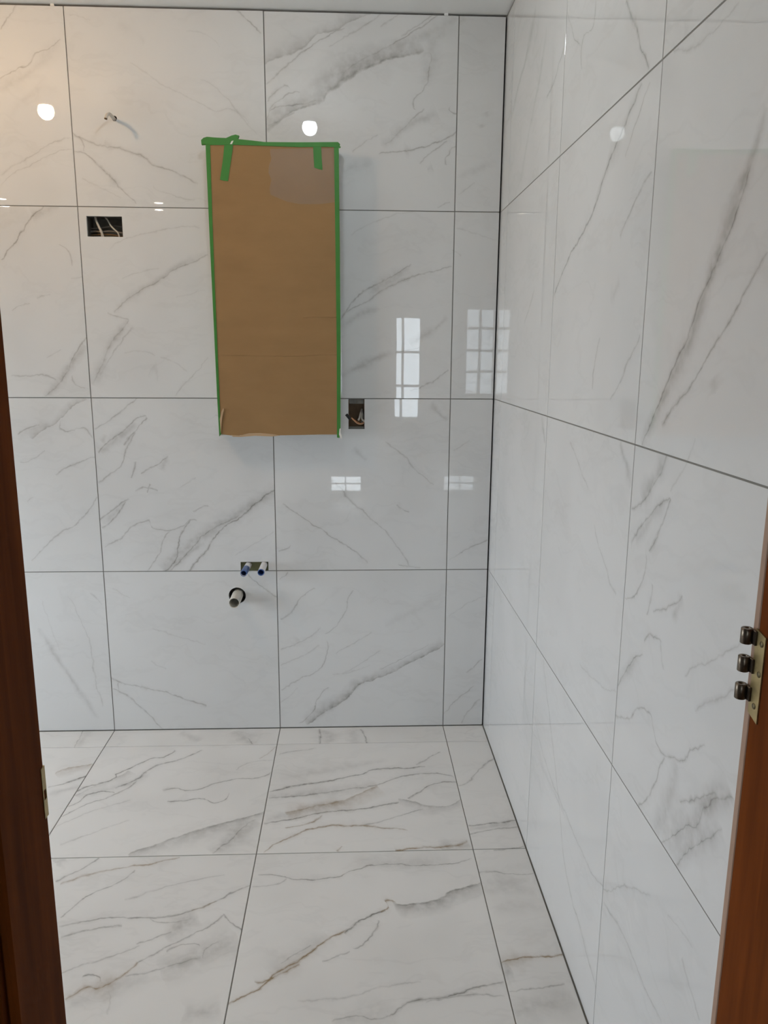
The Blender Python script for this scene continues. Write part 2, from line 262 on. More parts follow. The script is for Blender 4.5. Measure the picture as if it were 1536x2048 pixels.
VR = [
 ('w',.8,.5,[(1072,10),(1057,95),(1037,174),(1022,240)]), ('t',1,.4,[(1136,25),(1148,70),(1161,91)]), ('t',1.2,.45,[(1192,0),(1186,50),(1167,75),(1163,141)]), ('t',1.2,.4,[(1132,79),(1111,153),(1093,195)]), ('t',1.4,.65,[(1252,0),(1277,70),(1298,138)]), ('w',.8,.3,[(1095,40),(1080,150),(1053,290),(1041,364)]), ('t',1,.3,[(1480,0),(1400,80),(1345,100)]),
 ('w',.9,.6,[(1284,165),(1256,232),(1231,294),(1206,364),(1190,414)]), ('t',1.4,.75,[(1284,165),(1256,232),(1231,294),(1206,364),(1190,414),(1159,476),(1125,544),(1108,594)]), ('t',1.2,.4,[(1300,165),(1270,250),(1250,310)]), ('t',1.2,.45,[(1304,338),(1273,397),(1238,475)]), ('w',1.0,.8,[(1536,215),(1500,327),(1467,414),(1438,497),(1417,562)]), ('w',1.1,.8,[(1459,457),(1417,562),(1395,645),(1354,739),(1312,829),(1284,895)]), ('t',1.6,.7,[(1500,330),(1459,457),(1410,575),(1385,650),(1340,750),(1284,895)]),
 ('t',1.4,.6,[(1536,500),(1481,600),(1425,697),(1357,799),(1322,850)]), ('t',1.1,.4,[(1200,676),(1190,720),(1184,780)]), ('t',1.1,.4,[(1281,668),(1256,727),(1240,765),(1220,797)]), ('t',.9,.35,[(1069,577),(1048,650)]), ('w',1,.25,[(1240,560),(1222,600)]), ('w',1,.35,[(1425,755),(1430,790)]), ('t',1,.25,[(1390,880),(1370,930),(1340,980)]),
 ('w',.6,.5,[(1083,834),(1090,891)]), ('t',1,.35,[(1140,881),(1160,935),(1176,980)]), ('w',.6,.6,[(1240,882),(1262,973)]), ('w',1,.65,[(1337,908),(1309,956),(1284,998)]), ('t',1.3,.5,[(1337,908),(1318,950),(1290,996)]),
 ('t',1.4,.65,[(1262,1095),(1275,1060),(1300,1030),(1320,1010),(1341,995)]), ('t',1.4,.65,[(1341,997),(1325,1045),(1297,1102)]), ('w',.8,.5,[(1270,1080),(1300,1040),(1330,1005)]), ('t',1.2,.5,[(1307,958),(1289,997),(1263,1018)]), ('t',1.1,.5,[(1291,1100),(1289,1151),(1275,1180),(1250,1200)]), ('t',1.2,.55,[(1305,1168),(1303,1195),(1294,1233)]), ('t',1.2,.5,[(1305,1228),(1343,1207),(1366,1192)]), ('w',.6,.5,[(1344,1238),(1365,1194)]), ('t',1.1,.5,[(1287,1279),(1310,1276),(1323,1288)]), ('t',.9,.3,[(1321,1284),(1328,1340)]),
 ('t',1.2,.6,[(1235,1376),(1258,1332),(1286,1303)]), ('w',.8,.5,[(1237,1365),(1280,1310)]), ('t',1.2,.5,[(1231,1433),(1258,1436),(1279,1414),(1300,1422),(1308,1454),(1332,1513),(1369,1515),(1382,1497),(1414,1497)]), ('t',1.1,.5,[(1277,1618),(1311,1566),(1321,1534),(1330,1515)]), ('w',1.4,.55,[(1303,1655),(1338,1603),(1352,1523)]), ('w',1.6,.7,[(1325,1685),(1385,1645),(1428,1603),(1465,1600)]), ('t',1.4,.6,[(1320,1680),(1385,1650),(1428,1600),(1470,1612)]), ('w',1.4,.6,[(1351,1728),(1385,1688),(1446,1665)]), ('t',1.4,.55,[(1351,1728),(1385,1692),(1410,1675),(1446,1660)]), ('t',1.2,.5,[(1360,1610),(1390,1595),(1430,1590)]), ('w',1.2,.5,[(1385,1650),(1400,1620),(1460,1590)]),
 ('t',1.2,.3,[(1369,1353),(1422,1321),(1488,1283)]), ('t',1.2,.3,[(1390,1420),(1440,1395),(1480,1370)]), ('t',1,.4,[(1086,1318),(1101,1454),(1119,1614),(1130,1731),(1162,1863),(1196,1990)]), ('t',1,.3,[(1066,1401),(1088,1513),(1135,1635),(1188,1752),(1258,1773),(1302,1790)]), ('t',1,.35,[(1208,1806),(1258,1895),(1289,1970),(1323,2046)]), ('t',1.2,.35,[(1362,1912),(1401,2041)]), ('t',1,.2,[(1335,1828),(1385,1895)]), ('t',1,.3,[(1188,1050),(1215,1150),(1233,1190)]), ('t',1,.25,[(1060,1300),(1050,1400),(1075,1480)]), ('t',.8,.25,[(1160,1330),(1200,1370),(1232,1378)]),
]
VF = [
 ('D',1,.7,[(112,1547),(132,1539),(169,1531),(187,1527)]), ('t',1.4,.9,[(96,1574),(132,1565),(173,1551)]), ('w',1,.4,[(96,1592),(140,1578),(165,1572)]), ('t',1,.5,[(150,1496),(156,1482),(166,1462)]), ('w',1.2,.4,[(158,1494),(176,1462)]),
 ('t',1.6,.95,[(151,1591),(161,1579),(197,1569),(231,1557),(235,1547),(258,1537),(306,1517),(330,1513),(350,1498)]), ('d',1,.45,[(151,1591),(197,1569),(231,1557),(258,1540)]), ('t',1.5,.85,[(136,1613),(157,1603),(177,1589),(229,1585)]), ('t',1.5,.8,[(229,1577),(274,1557),(306,1535),(363,1517),(405,1499)]), ('t',1.2,.6,[(122,1633),(173,1610),(229,1589),(274,1560)]), ('w',1.6,.4,[(160,1590),(230,1575),(300,1545)]),
 ('t',1.3,.7,[(326,1580),(345,1577),(363,1579),(385,1581),(451,1561),(516,1555),(542,1543)]), ('t',1.3,.7,[(336,1602),(367,1601),(403,1597),(431,1605),(457,1584)]), ('d',1.2,.75,[(255,1712),(278,1700),(322,1686),(379,1666),(443,1648),(484,1638),(530,1623)]), ('w',2.4,.6,[(427,1706),(464,1678),(488,1654),(514,1641)]), ('t',1.2,.6,[(425,1708),(462,1678),(486,1654),(515,1640)]), ('T',1,.4,[(516,1517),(540,1505),(552,1492)]), ('t',1,.3,[(110,1655),(180,1625),(260,1600)]), ('t',1,.3,[(120,1690),(200,1660),(260,1640)]), ('t',1,.3,[(470,1540),(500,1525),(545,1520)]), ('w',1.4,.4,[(360,1465),(400,1482)]), ('w',2.2,.5,[(468,1462),(490,1478),(506,1490)]), ('t',1.2,.6,[(496,1476),(506,1488)]),
 ('t',1.5,.8,[(536,1584),(591,1572),(660,1561),(723,1549),(746,1540),(819,1536),(850,1532)]), ('w',1.6,.5,[(536,1592),(637,1585),(705,1577),(755,1570)]), ('t',1.4,.65,[(536,1595),(637,1588),(705,1577),(755,1570),(796,1554),(842,1547),(887,1549),(912,1560)]), ('D',1.6,.85,[(571,1626),(637,1611),(682,1602),(728,1584),(757,1571)]), ('W',1.6,.6,[(571,1626),(640,1610),(690,1604)]), ('t',1.4,.8,[(526,1645),(568,1641),(614,1631),(682,1622),(751,1613),(798,1602)]), ('T',1.2,.7,[(571,1657),(614,1647),(645,1632)]), ('T',1.6,.75,[(525,1705),(550,1688),(591,1670),(637,1654),(705,1650),(755,1654),(816,1661)]), ('w',1.5,.4,[(530,1640),(600,1625),(680,1610)]), ('t',1.2,.5,[(728,1650),(783,1636),(848,1617)]), ('t',1.2,.7,[(817,1598),(837,1586),(860,1570),(897,1563),(925,1570)]), ('d',1,.6,[(796,1597),(828,1604),(874,1613),(921,1599)]), ('t',1.1,.5,[(833,1530),(855,1517),(880,1503)]), ('T',1.5,.85,[(790,1701),(842,1695),(897,1693),(935,1682)]), ('w',1.6,.5,[(880,1698),(940,1688)]), ('T',1.2,.6,[(672,1703),(684,1692)]), ('t',1,.4,[(557,1508),(632,1495)]), ('w',1.4,.3,[(560,1560),(660,1540),(780,1520)]), ('t',1.4,.6,[(637,1458),(639,1474),(638,1488)]), ('w',2.4,.5,[(640,1460),(660,1474),(650,1488)]), ('t',1.2,.6,[(721,1457),(727,1470),(733,1487)]), ('w',2,.35,[(700,1460),(716,1487)]),
 ('t',1.2,.5,[(917,1571),(942,1558),(965,1533),(990,1516)]), ('t',1.4,.7,[(936,1651),(983,1647),(1033,1642)]), ('w',1.2,.5,[(940,1658),(985,1652),(1034,1646)]), ('t',1.3,.6,[(940,1669),(983,1659),(1038,1654)]), ('t',1.2,.5,[(985,1702),(1049,1691)]), ('t',1,.4,[(955,1745),(988,1744),(1020,1750),(1065,1745)]), ('w',2,.35,[(985,1750),(1010,1765),(1060,1755)]),
 ('t',1.2,.6,[(110,1764),(132,1751),(169,1735),(199,1716)]), ('T',1.4,.6,[(118,1768),(181,1749),(221,1739),(266,1731),(306,1727),(361,1714)]), ('w',1.5,.5,[(108,1728),(130,1718)]), ('t',1.2,.55,[(122,1837),(141,1819),(181,1789),(241,1763),(272,1738)]), ('t',1.3,.55,[(118,1855),(181,1840),(241,1836),(302,1834),(363,1828),(403,1815),(443,1795),(464,1785),(506,1770)]), ('T',1.2,.7,[(383,1823),(420,1808),(434,1800)]), ('t',1.1,.45,[(122,1873),(181,1860),(243,1853)]), ('t',1.1,.45,[(300,1835),(322,1846),(381,1838)]), ('w',2.6,.6,[(330,1876),(363,1852),(385,1838),(405,1850)]), ('t',1.1,.5,[(274,1888),(310,1876),(344,1863)]),
 ('T',1.6,.75,[(133,2000),(169,1977),(197,1977),(229,1963),(274,1924)]), ('t',1.2,.55,[(270,1928),(306,1908),(363,1880),(403,1860),(453,1829)]), ('W',1.4,.7,[(165,1975),(200,1976),(235,1958)]), ('t',1.1,.6,[(160,1968),(164,1954),(196,1952),(204,1965)]), ('t',1.2,.6,[(449,1829),(468,1848),(482,1862)]), ('w',2.8,.6,[(322,1945),(363,1928),(415,1904),(478,1879)]), ('t',1.1,.5,[(330,1904),(379,1888),(400,1895)]), ('t',1.1,.5,[(405,1915),(415,1895),(440,1885)]), ('t',1,.25,[(215,1981),(219,2027)]), ('w',2,.5,[(363,2031),(403,2025),(445,2016)]), ('t',1,.35,[(120,1945),(200,1920),(280,1890)]), ('t',1,.3,[(250,1800),(350,1770),(450,1750)]), ('w',1.8,.35,[(130,2010),(200,1990),(300,1950)]), ('t',1.2,.4,[(250,1955),(330,1935),(400,1915)]),
 ('T',1.8,.95,[(453,2008),(488,1989),(516,1977),(536,1961),(564,1937),(601,1920),(645,1888),(677,1868),(696,1862)]), ('t',1.7,.95,[(690,1866),(700,1856),(728,1837),(769,1821)]), ('T',1.4,.85,[(760,1823),(775,1814),(768,1806),(792,1804)]), ('d',.9,.85,[(785,1805),(846,1807),(887,1793),(908,1780),(965,1767)]), ('T',2,.8,[(510,1964),(530,1962),(546,1955),(600,1926)]), ('w',2.2,.35,[(540,1950),(600,1905),(660,1875)]), ('t',1.1,.45,[(560,1925),(590,1908),(625,1890)]), ('t',1.2,.6,[(514,1748),(544,1751),(575,1755),(605,1759),(655,1758),(705,1741),(773,1727),(846,1732),(944,1717)]), ('w',1.8,.35,[(700,1715),(790,1728),(900,1722)]), ('t',1.1,.5,[(757,1838),(737,1878),(708,1897)]), ('t',1,.4,[(644,1922),(670,1915),(702,1903)]),
 ('t',1.3,.6,[(662,2047),(682,2035),(764,2037),(796,2021),(833,2001),(878,1994),(933,1982),(974,1969),(1008,1963)]), ('w',2,.35,[(660,2046),(720,2035),(800,2025)]), ('t',1,.25,[(591,2003),(705,1991),(773,1971),(846,1964)]), ('t',1.1,.45,[(850,2004),(930,1990),(1010,1988)]), ('t',1.1,.35,[(505,1775),(545,1770),(575,1757)]),
 ('T',1.6,.85,[(999,1926),(1038,1916),(1065,1914),(1126,1911)]), ('W',1.6,.6,[(1000,1924),(1030,1920),(1065,1914)]), ('w',1.4,.5,[(1004,1945),(1022,1941)]), ('t',1.2,.45,[(1018,1983),(1074,1978),(1130,1970)]), ('w',2.4,.5,[(1027,2030),(1083,2010),(1154,2000)]), ('w',2,.25,[(985,1820),(1040,1815),(1090,1818)]), ('w',2,.3,[(960,1780),(1010,1778),(1075,1785)]),
]
def to_plane(v, plane):
    k, w, a, px = v; out = []
    for x, y in px:
        if plane == 'back': h = hit(x, y, 1, 0.0); out.append((h.x, h.z))
        elif plane == 'right': h = hit(x, y, 0, 0.0); out.append((h.y, h.z))
        else: h = hit(x, y, 2, 0.0); out.append((h.x, h.y))
    return k, w, a, out
PV = {pl: [to_plane(v, pl) for v in vs] for pl, vs in (('back', VB), ('right', VR), ('floor', VF))}
def veins_in(plane, u0, u1, v0, v1):
    res = []
    for k, w, a, pts in PV[plane]:
        n = ins = 0
        for i in range(len(pts) - 1):
            for s in range(12):
                t = s / 12; u = pts[i][0] * (1 - t) + pts[i + 1][0] * t; v = pts[i][1] * (1 - t) + pts[i + 1][1] * t; n += 1
                ins += (u0 <= u <= u1 and v0 <= v <= v1)
        if ins > 0.12 * n: res.append((k, w, a, pts))
    return res
RAMPS = {'t': [(0, 0), (.36, .07), (.455, .45), (.5, 1), (.545, .45), (.64, .07), (1, 0)], 'b': [(0, 0), (.45, .06), (.48, .75), (.50, 1), (.53, .7), (.62, .42), (.8, .2), (1, 0)], 'w': [(0, 0), (.25, .18), (.42, .5), (.5, .62), (.6, .5), (.78, .2), (1, 0)]}
RAMPS['d'] = [(1 - p, v) for p, v in reversed(RAMPS['b'])]
HALF = {'t': 0.0125, 'b': 0.040, 'd': 0.040, 'w': 0.022}
WALL_WHITE = (0.725, 0.732, 0.73); FLOOR_WHITE = (0.78, 0.765, 0.74)
def marble(name, plane, veins, seed, generic=False):
    m = bpy.data.materials.new(name); m.use_nodes = True; nt = m.node_tree; N = nt.nodes.new; L = nt.links.new; b = nt.nodes['Principled BSDF']
    def math_(op, a, c=None, d=None, clamp=False):
        n = N('ShaderNodeMath'); n.operation = op; n.use_clamp = clamp
        for i, x in enumerate((a, c, d)):
            if x is None: continue
            if isinstance(x, (int, float)): n.inputs[i].default_value = x
            else: L(x, n.inputs[i])
        return n.outputs[0]
    geo = N('ShaderNodeNewGeometry'); pos = geo.outputs['Position']
    def noise(scale, detail, vec, rough=0.5, dist=0.0):
        n = N('ShaderNodeTexNoise'); n.inputs['Scale'].default_value = scale; n.inputs['Detail'].default_value = detail; n.inputs['Roughness'].default_value = rough; n.inputs['Distortion'].default_value = dist
        L(vec, n.inputs['Vector']); return n
    off = N('ShaderNodeVectorMath'); off.operation = 'ADD'; off.inputs[1].default_value = (seed * 3.17 % 11, seed * 1.73 % 7, seed * 2.31 % 9); L(pos, off.inputs[0])
    n1 = noise(13, 2, off.outputs[0]); n2 = noise(85, 1, off.outputs[0])
    def warp(vec, nz, amp):
        s = N('ShaderNodeVectorMath'); s.operation = 'SUBTRACT'; s.inputs[1].default_value = (.5, .5, .5); L(nz.outputs['Color'], s.inputs[0])
        k = N('ShaderNodeVectorMath'); k.operation = 'SCALE'; k.inputs['Scale'].default_value = amp; L(s.outputs[0], k.inputs[0])
        a = N('ShaderNodeVectorMath'); a.operation = 'ADD'; L(vec, a.inputs[0]); L(k.outputs[0], a.inputs[1]); return a.outputs[0]
    n1b = noise(34, 2, off.outputs[0])
    wp = warp(warp(warp(pos, n1, 0.020), n1b, 0.010), n2, 0.0058)
    axes = {'back': (0, 2), 'right': (1, 2), 'floor': (0, 1)}[plane]
    acc = {False: None, True: None}
    for k, w, a, pts in veins:
        brown = k.isupper(); k = k.lower()
        p0, p1 = Vector(pts[0]), Vector(pts[-1]); e1 = (p1 - p0)
        flip = e1.x < 0 if abs(e1.x) > abs(e1.y) * 0.3 else e1.y < 0
        if flip: pts = pts[::-1]; p0, p1 = p1, p0; e1 = -e1
        Ln = e1.length
        if Ln < 1e-4: continue
        e1 = e1 / Ln; e2 = Vector((-e1.y, e1.x))
        ts = [((Vector(p) - p0).dot(e1) / Ln, (Vector(p) - p0).dot(e2)) for p in pts]
        mono = [ts[0]]
        for t, o in ts[1:]:
            mono.append((max(t, mono[-1][0] + 0.012), o))
        mx = mono[-1][0]; S = 2.2 * max(0.004, max(abs(o) for _, o in mono))
        d1 = N('ShaderNodeVectorMath'); d1.operation = 'DOT_PRODUCT'; L(wp, d1.inputs[0]); c1 = [0, 0, 0]; c1[axes[0]] = e1.x / Ln / mx; c1[axes[1]] = e1.y / Ln / mx; d1.inputs[1].default_value = c1
        t = math_('ADD', d1.outputs['Value'], -p0.dot(e1) / Ln / mx)
        d2 = N('ShaderNodeVectorMath'); d2.operation = 'DOT_PRODUCT'; L(wp, d2.inputs[0]); c2 = [0, 0, 0]; c2[axes[0]] = e2.x; c2[axes[1]] = e2.y; d2.inputs[1].default_value = c2
        cv = N('ShaderNodeRGBCurve'); L(t, cv.inputs['Color']); mp = cv.mapping; mp.extend = 'HORIZONTAL'
        def setc(c, ps):
            c.points[0].location = ps[0]; c.points[1].location = ps[-1]
            for q in ps[1:-1]: c.points.new(*q)
        setc(mp.curves[0], [(tt / mx, o / S + 0.5) for tt, o in mono])
        rg = random.Random(len(pts) * 31 + int(Ln * 9999)); wv = [min(1, max(.4, .72 + rg.uniform(-.3, .28))) for _ in range(5)]
        setc(mp.curves[1], [(i / 4, wv[i]) for i in range(5)])
        ends = 0.06 if k != 'w' else 0.2
        setc(mp.curves[2], [(0, 0), (ends, .8), (.35, .75 + rg.uniform(0, .25)), (.65, .75 + rg.uniform(0, .25)), (1 - ends, .8), (1, 0)])
        mp.update()
        sp = N('ShaderNodeSeparateColor'); L(cv.outputs[0], sp.inputs[0])
        cen = math_('MULTIPLY_ADD', sp.outputs[0], S, -0.5 * S + p0.dot(e2))
        d = math_('SUBTRACT', d2.outputs['Value'], cen)
        hw = HALF[k] * w * 0.72
        s = math_('MULTIPLY_ADD', math_('MULTIPLY', d, sp.outputs[1]), 0.5 / hw * 0.9, 0.5)
        rp = N('ShaderNodeValToRGB'); cr_ = rp.color_ramp; els = RAMPS[k]
        cr_.elements[0].position, cr_.elements[1].position = els[0][0], els[-1][0]
        cr_.elements[0].color = (els[0][1],) * 3 + (1,); cr_.elements[1].color = (els[-1][1],) * 3 + (1,)
        for pp, vv in els[1:-1]:
            e = cr_.elements.new(pp); e.color = (vv, vv, vv, 1)
        L(s, rp.inputs[0])
        v = math_('MULTIPLY', math_('MULTIPLY', rp.outputs[0], sp.outputs[2]), a * ((1.3 if k == 't' else 1.0) if plane != 'floor' else (1.35 if k == 't' else 0.95)))
        acc[brown] = v if acc[brown] is None else math_('ADD', math_('MAXIMUM', acc[brown], v), math_('MULTIPLY', math_('MINIMUM', acc[brown], v), 0.35))
    # broken, cloudy strength along every vein
    n3 = noise(38, 2, off.outputs[0], 0.6); br = N('ShaderNodeMapRange'); br.inputs[1].default_value = .3; br.inputs[2].default_value = .62; br.inputs[3].default_value = .45; br.inputs[4].default_value = 1.12; L(n3.outputs[0], br.inputs[0])
    # faint veining of the stone itself
    mp2 = N('ShaderNodeMapping'); mp2.inputs['Rotation'].default_value = {'back': (0, math.radians(35), 0), 'right': (math.radians(-55), 0, 0), 'floor': (0, 0, math.radians(-20))}[plane]
    mp2.inputs['Scale'].default_value = {'back': (1, 1, 3), 'right': (1, 1, 3), 'floor': (1, 3, 1)}[plane]; L(warp(off.outputs[0], n1, 0.08), mp2.inputs[0])
    n4 = noise(2.2, 4, mp2.outputs[0], 0.6, 0.4); rd = math_('ABSOLUTE', math_('SUBTRACT', n4.outputs[0], 0.5)); fr = N('ShaderNodeMapRange'); fr.inputs[1].default_value = 0; fr.inputs[2].default_value = .03 if not generic else .035; fr.inputs[3].default_value = .08 if not generic else .22; fr.inputs[4].default_value = 0; L(rd, fr.inputs[0])
    n5 = noise(3.1, 2, off.outputs[0], 0.55); cl = N('ShaderNodeMapRange'); cl.inputs[1].default_value = .45; cl.inputs[2].default_value = .75; cl.inputs[3].default_value = 0; cl.inputs[4].default_value = .11; L(n5.outputs[0], cl.inputs[0])
    faint = math_('MULTIPLY', fr.outputs[0], math_('MULTIPLY', n5.outputs[0], 1.2))
    grey = math_('ADD', math_('MULTIPLY', acc[False], br.outputs[0]) if acc[False] is not None else faint, math_('ADD', faint, cl.outputs[0])) if True else None
    grey = math_('MINIMUM', grey, 0.95)
    white = WALL_WHITE if plane != 'floor' else FLOOR_WHITE
    vc = (0.27, 0.26, 0.245) if plane != 'floor' else (0.15, 0.14, 0.12)
    mxn = N('ShaderNodeMix'); mxn.data_type = 'RGBA'; L(grey, mxn.inputs[0]); mxn.inputs[6].default_value = (*white, 1); mxn.inputs[7].default_value = (*vc, 1); col = mxn.outputs[2]
    if acc[True] is not None:
        mb = N('ShaderNodeMix'); mb.data_type = 'RGBA'; L(math_('MINIMUM', math_('MULTIPLY', acc[True], br.outputs[0]), 0.95), mb.inputs[0]); L(col, mb.inputs[6]); mb.inputs[7].default_value = (0.25, 0.165, 0.075, 1); col = mb.outputs[2]
    L(col, b.inputs['Base Color'])
    b.inputs['IOR'].default_value = 1.56
    if plane == 'floor': b.inputs['Roughness'].default_value = 0.38
    else:
        b.inputs['Roughness'].default_value = 0.012
        hsum = noise(8, 1, off.outputs[0], 0.3).outputs[0]
        bp = N('ShaderNodeBump'); bp.inputs['Strength'].default_value = 1.0; bp.inputs['Distance'].default_value = 0.00006 if plane == 'back' else 0.000025; L(hsum, bp.inputs['Height']); L(bp.outputs[0], b.inputs['Normal'])
    return m

# ------------------------------------------------------------------ openings cut into the back wall
HBOX = (-1.347, -1.233, 1.7385, 1.8015)       # wide electrical box
VBOX = (-0.503, -0.448, 1.116, 1.2185)        # narrow electrical box
CUT = (-0.889, -0.7905, 0.6115, 0.6427)       # slot round the two water pipes
DRAIN = (-0.9045, 0.5175, 0.0305)
CABLE = (-1.2375, 2.0940, 0.0080)
def circle(c, r, n=20): return [(c[0] + r * math.cos(2 * math.pi * k / n), c[1] + r * math.sin(2 * math.pi * k / n)) for k in range(n)]
def rect(u0, u1, v0, v1): return [(u0, v0), (u1, v0), (u1, v1), (u0, v1)]

# ------------------------------------------------------------------ large structure
T = 0.0020   # joints sit this far behind the tile faces
wall_back = slab('wall_back', (X_LEFT, -0.006), (0.0, 2.4085), T, 0.085, 'back', M['grout'],
                 holes=[(-1.352, -1.228, 1.733, 1.807), (-0.508, -0.443, 1.111, 1.2195), (-0.889, -0.7905, 0.60, 0.6427), (-0.936, -0.873, 0.486, 0.549), (-1.247, -1.228, 2.085, 2.103)])
tag(wall_back, 'polished white marble tile wall with grey veins, behind the cardboard-covered cabinet', 'wall', kind='structure')
box('wall_core', (X_LEFT, 0.085, -0.05), (0.2, 0.16, 2.6), M['core'], wall_back)
wall_right = slab('wall_right', (Y_DOOR2, 0.085), (0.0, 2.4161), 0.0005, 0.10, 'right', M['grout'])
tag(wall_right, 'polished white marble tile wall meeting the right door jamb', 'wall', kind='structure')
floor = slab('floor', (X_LEFT - 0.16, 0.10), (Y_LEG, 0.085), T, 0.10, 'floor', M['floor_grout'])
tag(floor, 'satin white marble tile floor with grey and tan veins', 'floor', kind='structure')
HALLX = (X_PART - 0.04, X_HALL)
ceiling = slab('ceiling', (X_LEFT - 0.2, X_HALL + 0.2), (Y_HALL - 0.2, 0.16), -CEIL - 0.12, -CEIL, 'floor', M['paint'])
tag(ceiling, 'flat painted white ceiling above the tiled walls', 'ceiling', kind='structure')
WIN1 = (-1.55, -0.35, 0.30, 1.60)             # y0 y1 z0 z1 of the window in the left wall
wall_left = slab('wall_left', (Y_LEG, 0.16), (0.0, CEIL), X_LEFT - 0.16, X_LEFT, 'right', M['plaster'], holes=[WIN1])
tag(wall_left, 'white plaster side wall with a daylight window', 'wall', kind='structure')
DX0, DX1, DZ = -0.8205, -0.065, 2.19
wall_front = slab('wall_front', (X_PART, 0.10), (0.0, CEIL), Y_DOOR2, Y_DOOR, 'back', M['plaster'], holes=[(DX0 - 0.02, DX1 + 0.02, -0.01, DZ + 0.02)])
tag(wall_front, 'white plaster wall holding the brown door frame', 'wall', kind='structure')
wall_part = slab('wall_partition', (Y_HALL, Y_DOOR2), (0.0, CEIL), X_PART - 0.04, X_PART + 0.06, 'right', M['plaster'])
tag(wall_part, 'white plaster partition between hallway and bathroom', 'wall', kind='structure')
wall_leg = slab('wall_far', (X_LEFT - 0.16, X_PART - 0.04), (0.0, CEIL), Y_LEG - 0.12, Y_LEG, 'back', M['plaster'])
tag(wall_leg, 'white plaster wall facing the marble wall', 'wall', kind='structure')
W2 = (-1.0, -0.575, 0.98, 1.79); W3 = (-0.10, 0.16, 0.76, 1.71); W4 = (-0.70, -0.39, 0.055, 0.215)
wall_hall = slab('wall_hall_end', (X_PART - 0.04, X_HALL + 0.12), (0.0, CEIL), Y_HALL - 0.14, Y_HALL, 'back', M['hall'], holes=[W2, W3, W4])
tag(wall_hall, 'grey painted hallway wall with small paned windows', 'wall', kind='structure')
wall_hr = slab('wall_hall_right', (Y_HALL, Y_DOOR2), (0.0, CEIL), X_HALL, X_HALL + 0.12, 'right', M['hall'])
tag(wall_hr, 'grey painted side wall of the hallway', 'wall', kind='structure')
wall_hf = slab('wall_hall_front', (0.10, X_HALL + 0.12), (0.0, CEIL), Y_DOOR2, Y_DOOR2 + 0.1, 'back', M['hall'])
tag(wall_hf, 'grey painted hallway wall beside the door frame', 'wall', kind='structure')
hall_floor = slab('floor_hall', (X_PART - 0.04, X_HALL + 0.12), (Y_HALL - 0.14, Y_DOOR), 0.0, 0.10, 'floor', M['hall_floor'])
tag(hall_floor, 'brown oak hallway floor outside the bathroom door', 'floor', kind='structure')
ground = box('ground', (-40, -40, -3.2), (40, 40, -3.0), M['ground'])
tag(ground, 'paved ground outside the building far below the windows', 'ground', kind='structure')

bounce_slab = box('bounce_slab', (X_PART - 1.5, -12, -0.25), (X_HALL + 2, Y_HALL - 0.15, -0.10), M['bounce_pale'])  # invented pale slab, added so the low hallway window shows bright
tag(bounce_slab, 'pale slab added outside the hallway windows to brighten the low one', 'bounce_slab', kind='structure')

# ------------------------------------------------------------------ tiles
tcount = 0
def tile(plane, parent, u0, u1, v0, v1, mt, outline=None, hole=None, tilt=(0, 0), gap=(1, 1, 1, 1)):
    global tcount
    g = J / 2; a0, a1, b0, b1 = u0 + g * gap[0], u1 - g * gap[1], v0 + g * gap[2], v1 - g * gap[3]
    c = MAP[plane]((a0 + a1) / 2, (b0 + b1) / 2, 0.0); th = 0.009
    if outline is None and hole is None:
        bm = bmesh.new(); lo = MAP[plane](a0, b0, 0.0); hi = MAP[plane](a1, b1, th)
        add_box(bm, [min(lo[i], hi[i]) - c[i] for i in range(3)], [max(lo[i], hi[i]) - c[i] for i in range(3)], 0.0006 if plane == 'floor' else 0.0002)
        o = link('tile', mesh_bm(bm, 'tile'), mt, parent, loc=c)
    else:
        o = sheet('tile', outline(a0, a1, b0, b1) if outline else rect(a0, a1, b0, b1), 0.0, th, plane, mt, parent, hole, centre=c)
    if plane == 'back':
        o.rotation_euler = (tilt[0], 0, tilt[1])
        if abs(tilt[0]) > 0.002: o.location.y -= 0.0006
    elif plane == 'right': o.rotation_euler = (0, tilt[0], tilt[1])
    tcount += 1
    return o
rt = random.Random(3)
gen = {pl: [marble('polished_marble_plain_' + pl + '_' + 'abc'[i], pl, [], 40 + i * 7, True) for i in range(3)] for pl in ('back', 'right', 'floor')}
def cut_slot(a0, a1, b0, b1):      # notch in the lower edge for the water pipes
    return [(a0, b0), (CUT[0], b0), (CUT[0], CUT[3]), (CUT[1], CUT[3]), (CUT[1], b0), (a1, b0), (a1, b1), (a0, b1)]
def cut_box(a0, a1, b0, b1):       # notch in the upper edge for the narrow electrical box
    return [(a0, b0), (a1, b0), (a1, b1), (VBOX[1], b1), (VBOX[1], VBOX[2]), (VBOX[0], VBOX[2]), (VBOX[0], b1), (a0, b1)]
for c in range(4):
    u0 = XJ[c] - (P if c == 0 else 0); us = (XJ[c - 1] if c else XJ[0] - P, XJ[c])
    for r in range(4):
        vs = (ZJ[r], ZJ[r + 1]); mt = marble('polished_marble_wall', 'back', veins_in('back', us[0], us[1], vs[0], vs[1]), 3 + c * 4 + r)
        ol = ho = None
        if (c, r) == (1, 1): ol = cut_slot
        if (c, r) == (2, 1): ol = cut_box
        if (c, r) == (1, 2): ho = [rect(*HBOX)]
        if (c, r) == (1, 0): ho = [circle(DRAIN[:2], DRAIN[2], 28)]
        if (c, r) == (1, 3): ho = [circle(CABLE[:2], CABLE[2], 14)]
        tl = (rt.uniform(-.0009, .0009), rt.uniform(-.0009, .0009))
        if r == 3 and c < 2: tl = (0.0034, tl[1])
        if r == 2 and c < 2: tl = (-0.0034, tl[1])
        tile('back', wall_back, us[0], us[1], vs[0], vs[1], mt, ol, ho, tl, gap=(1, 1 if c < 3 else 3, 2 if r == 0 else 1, 1))
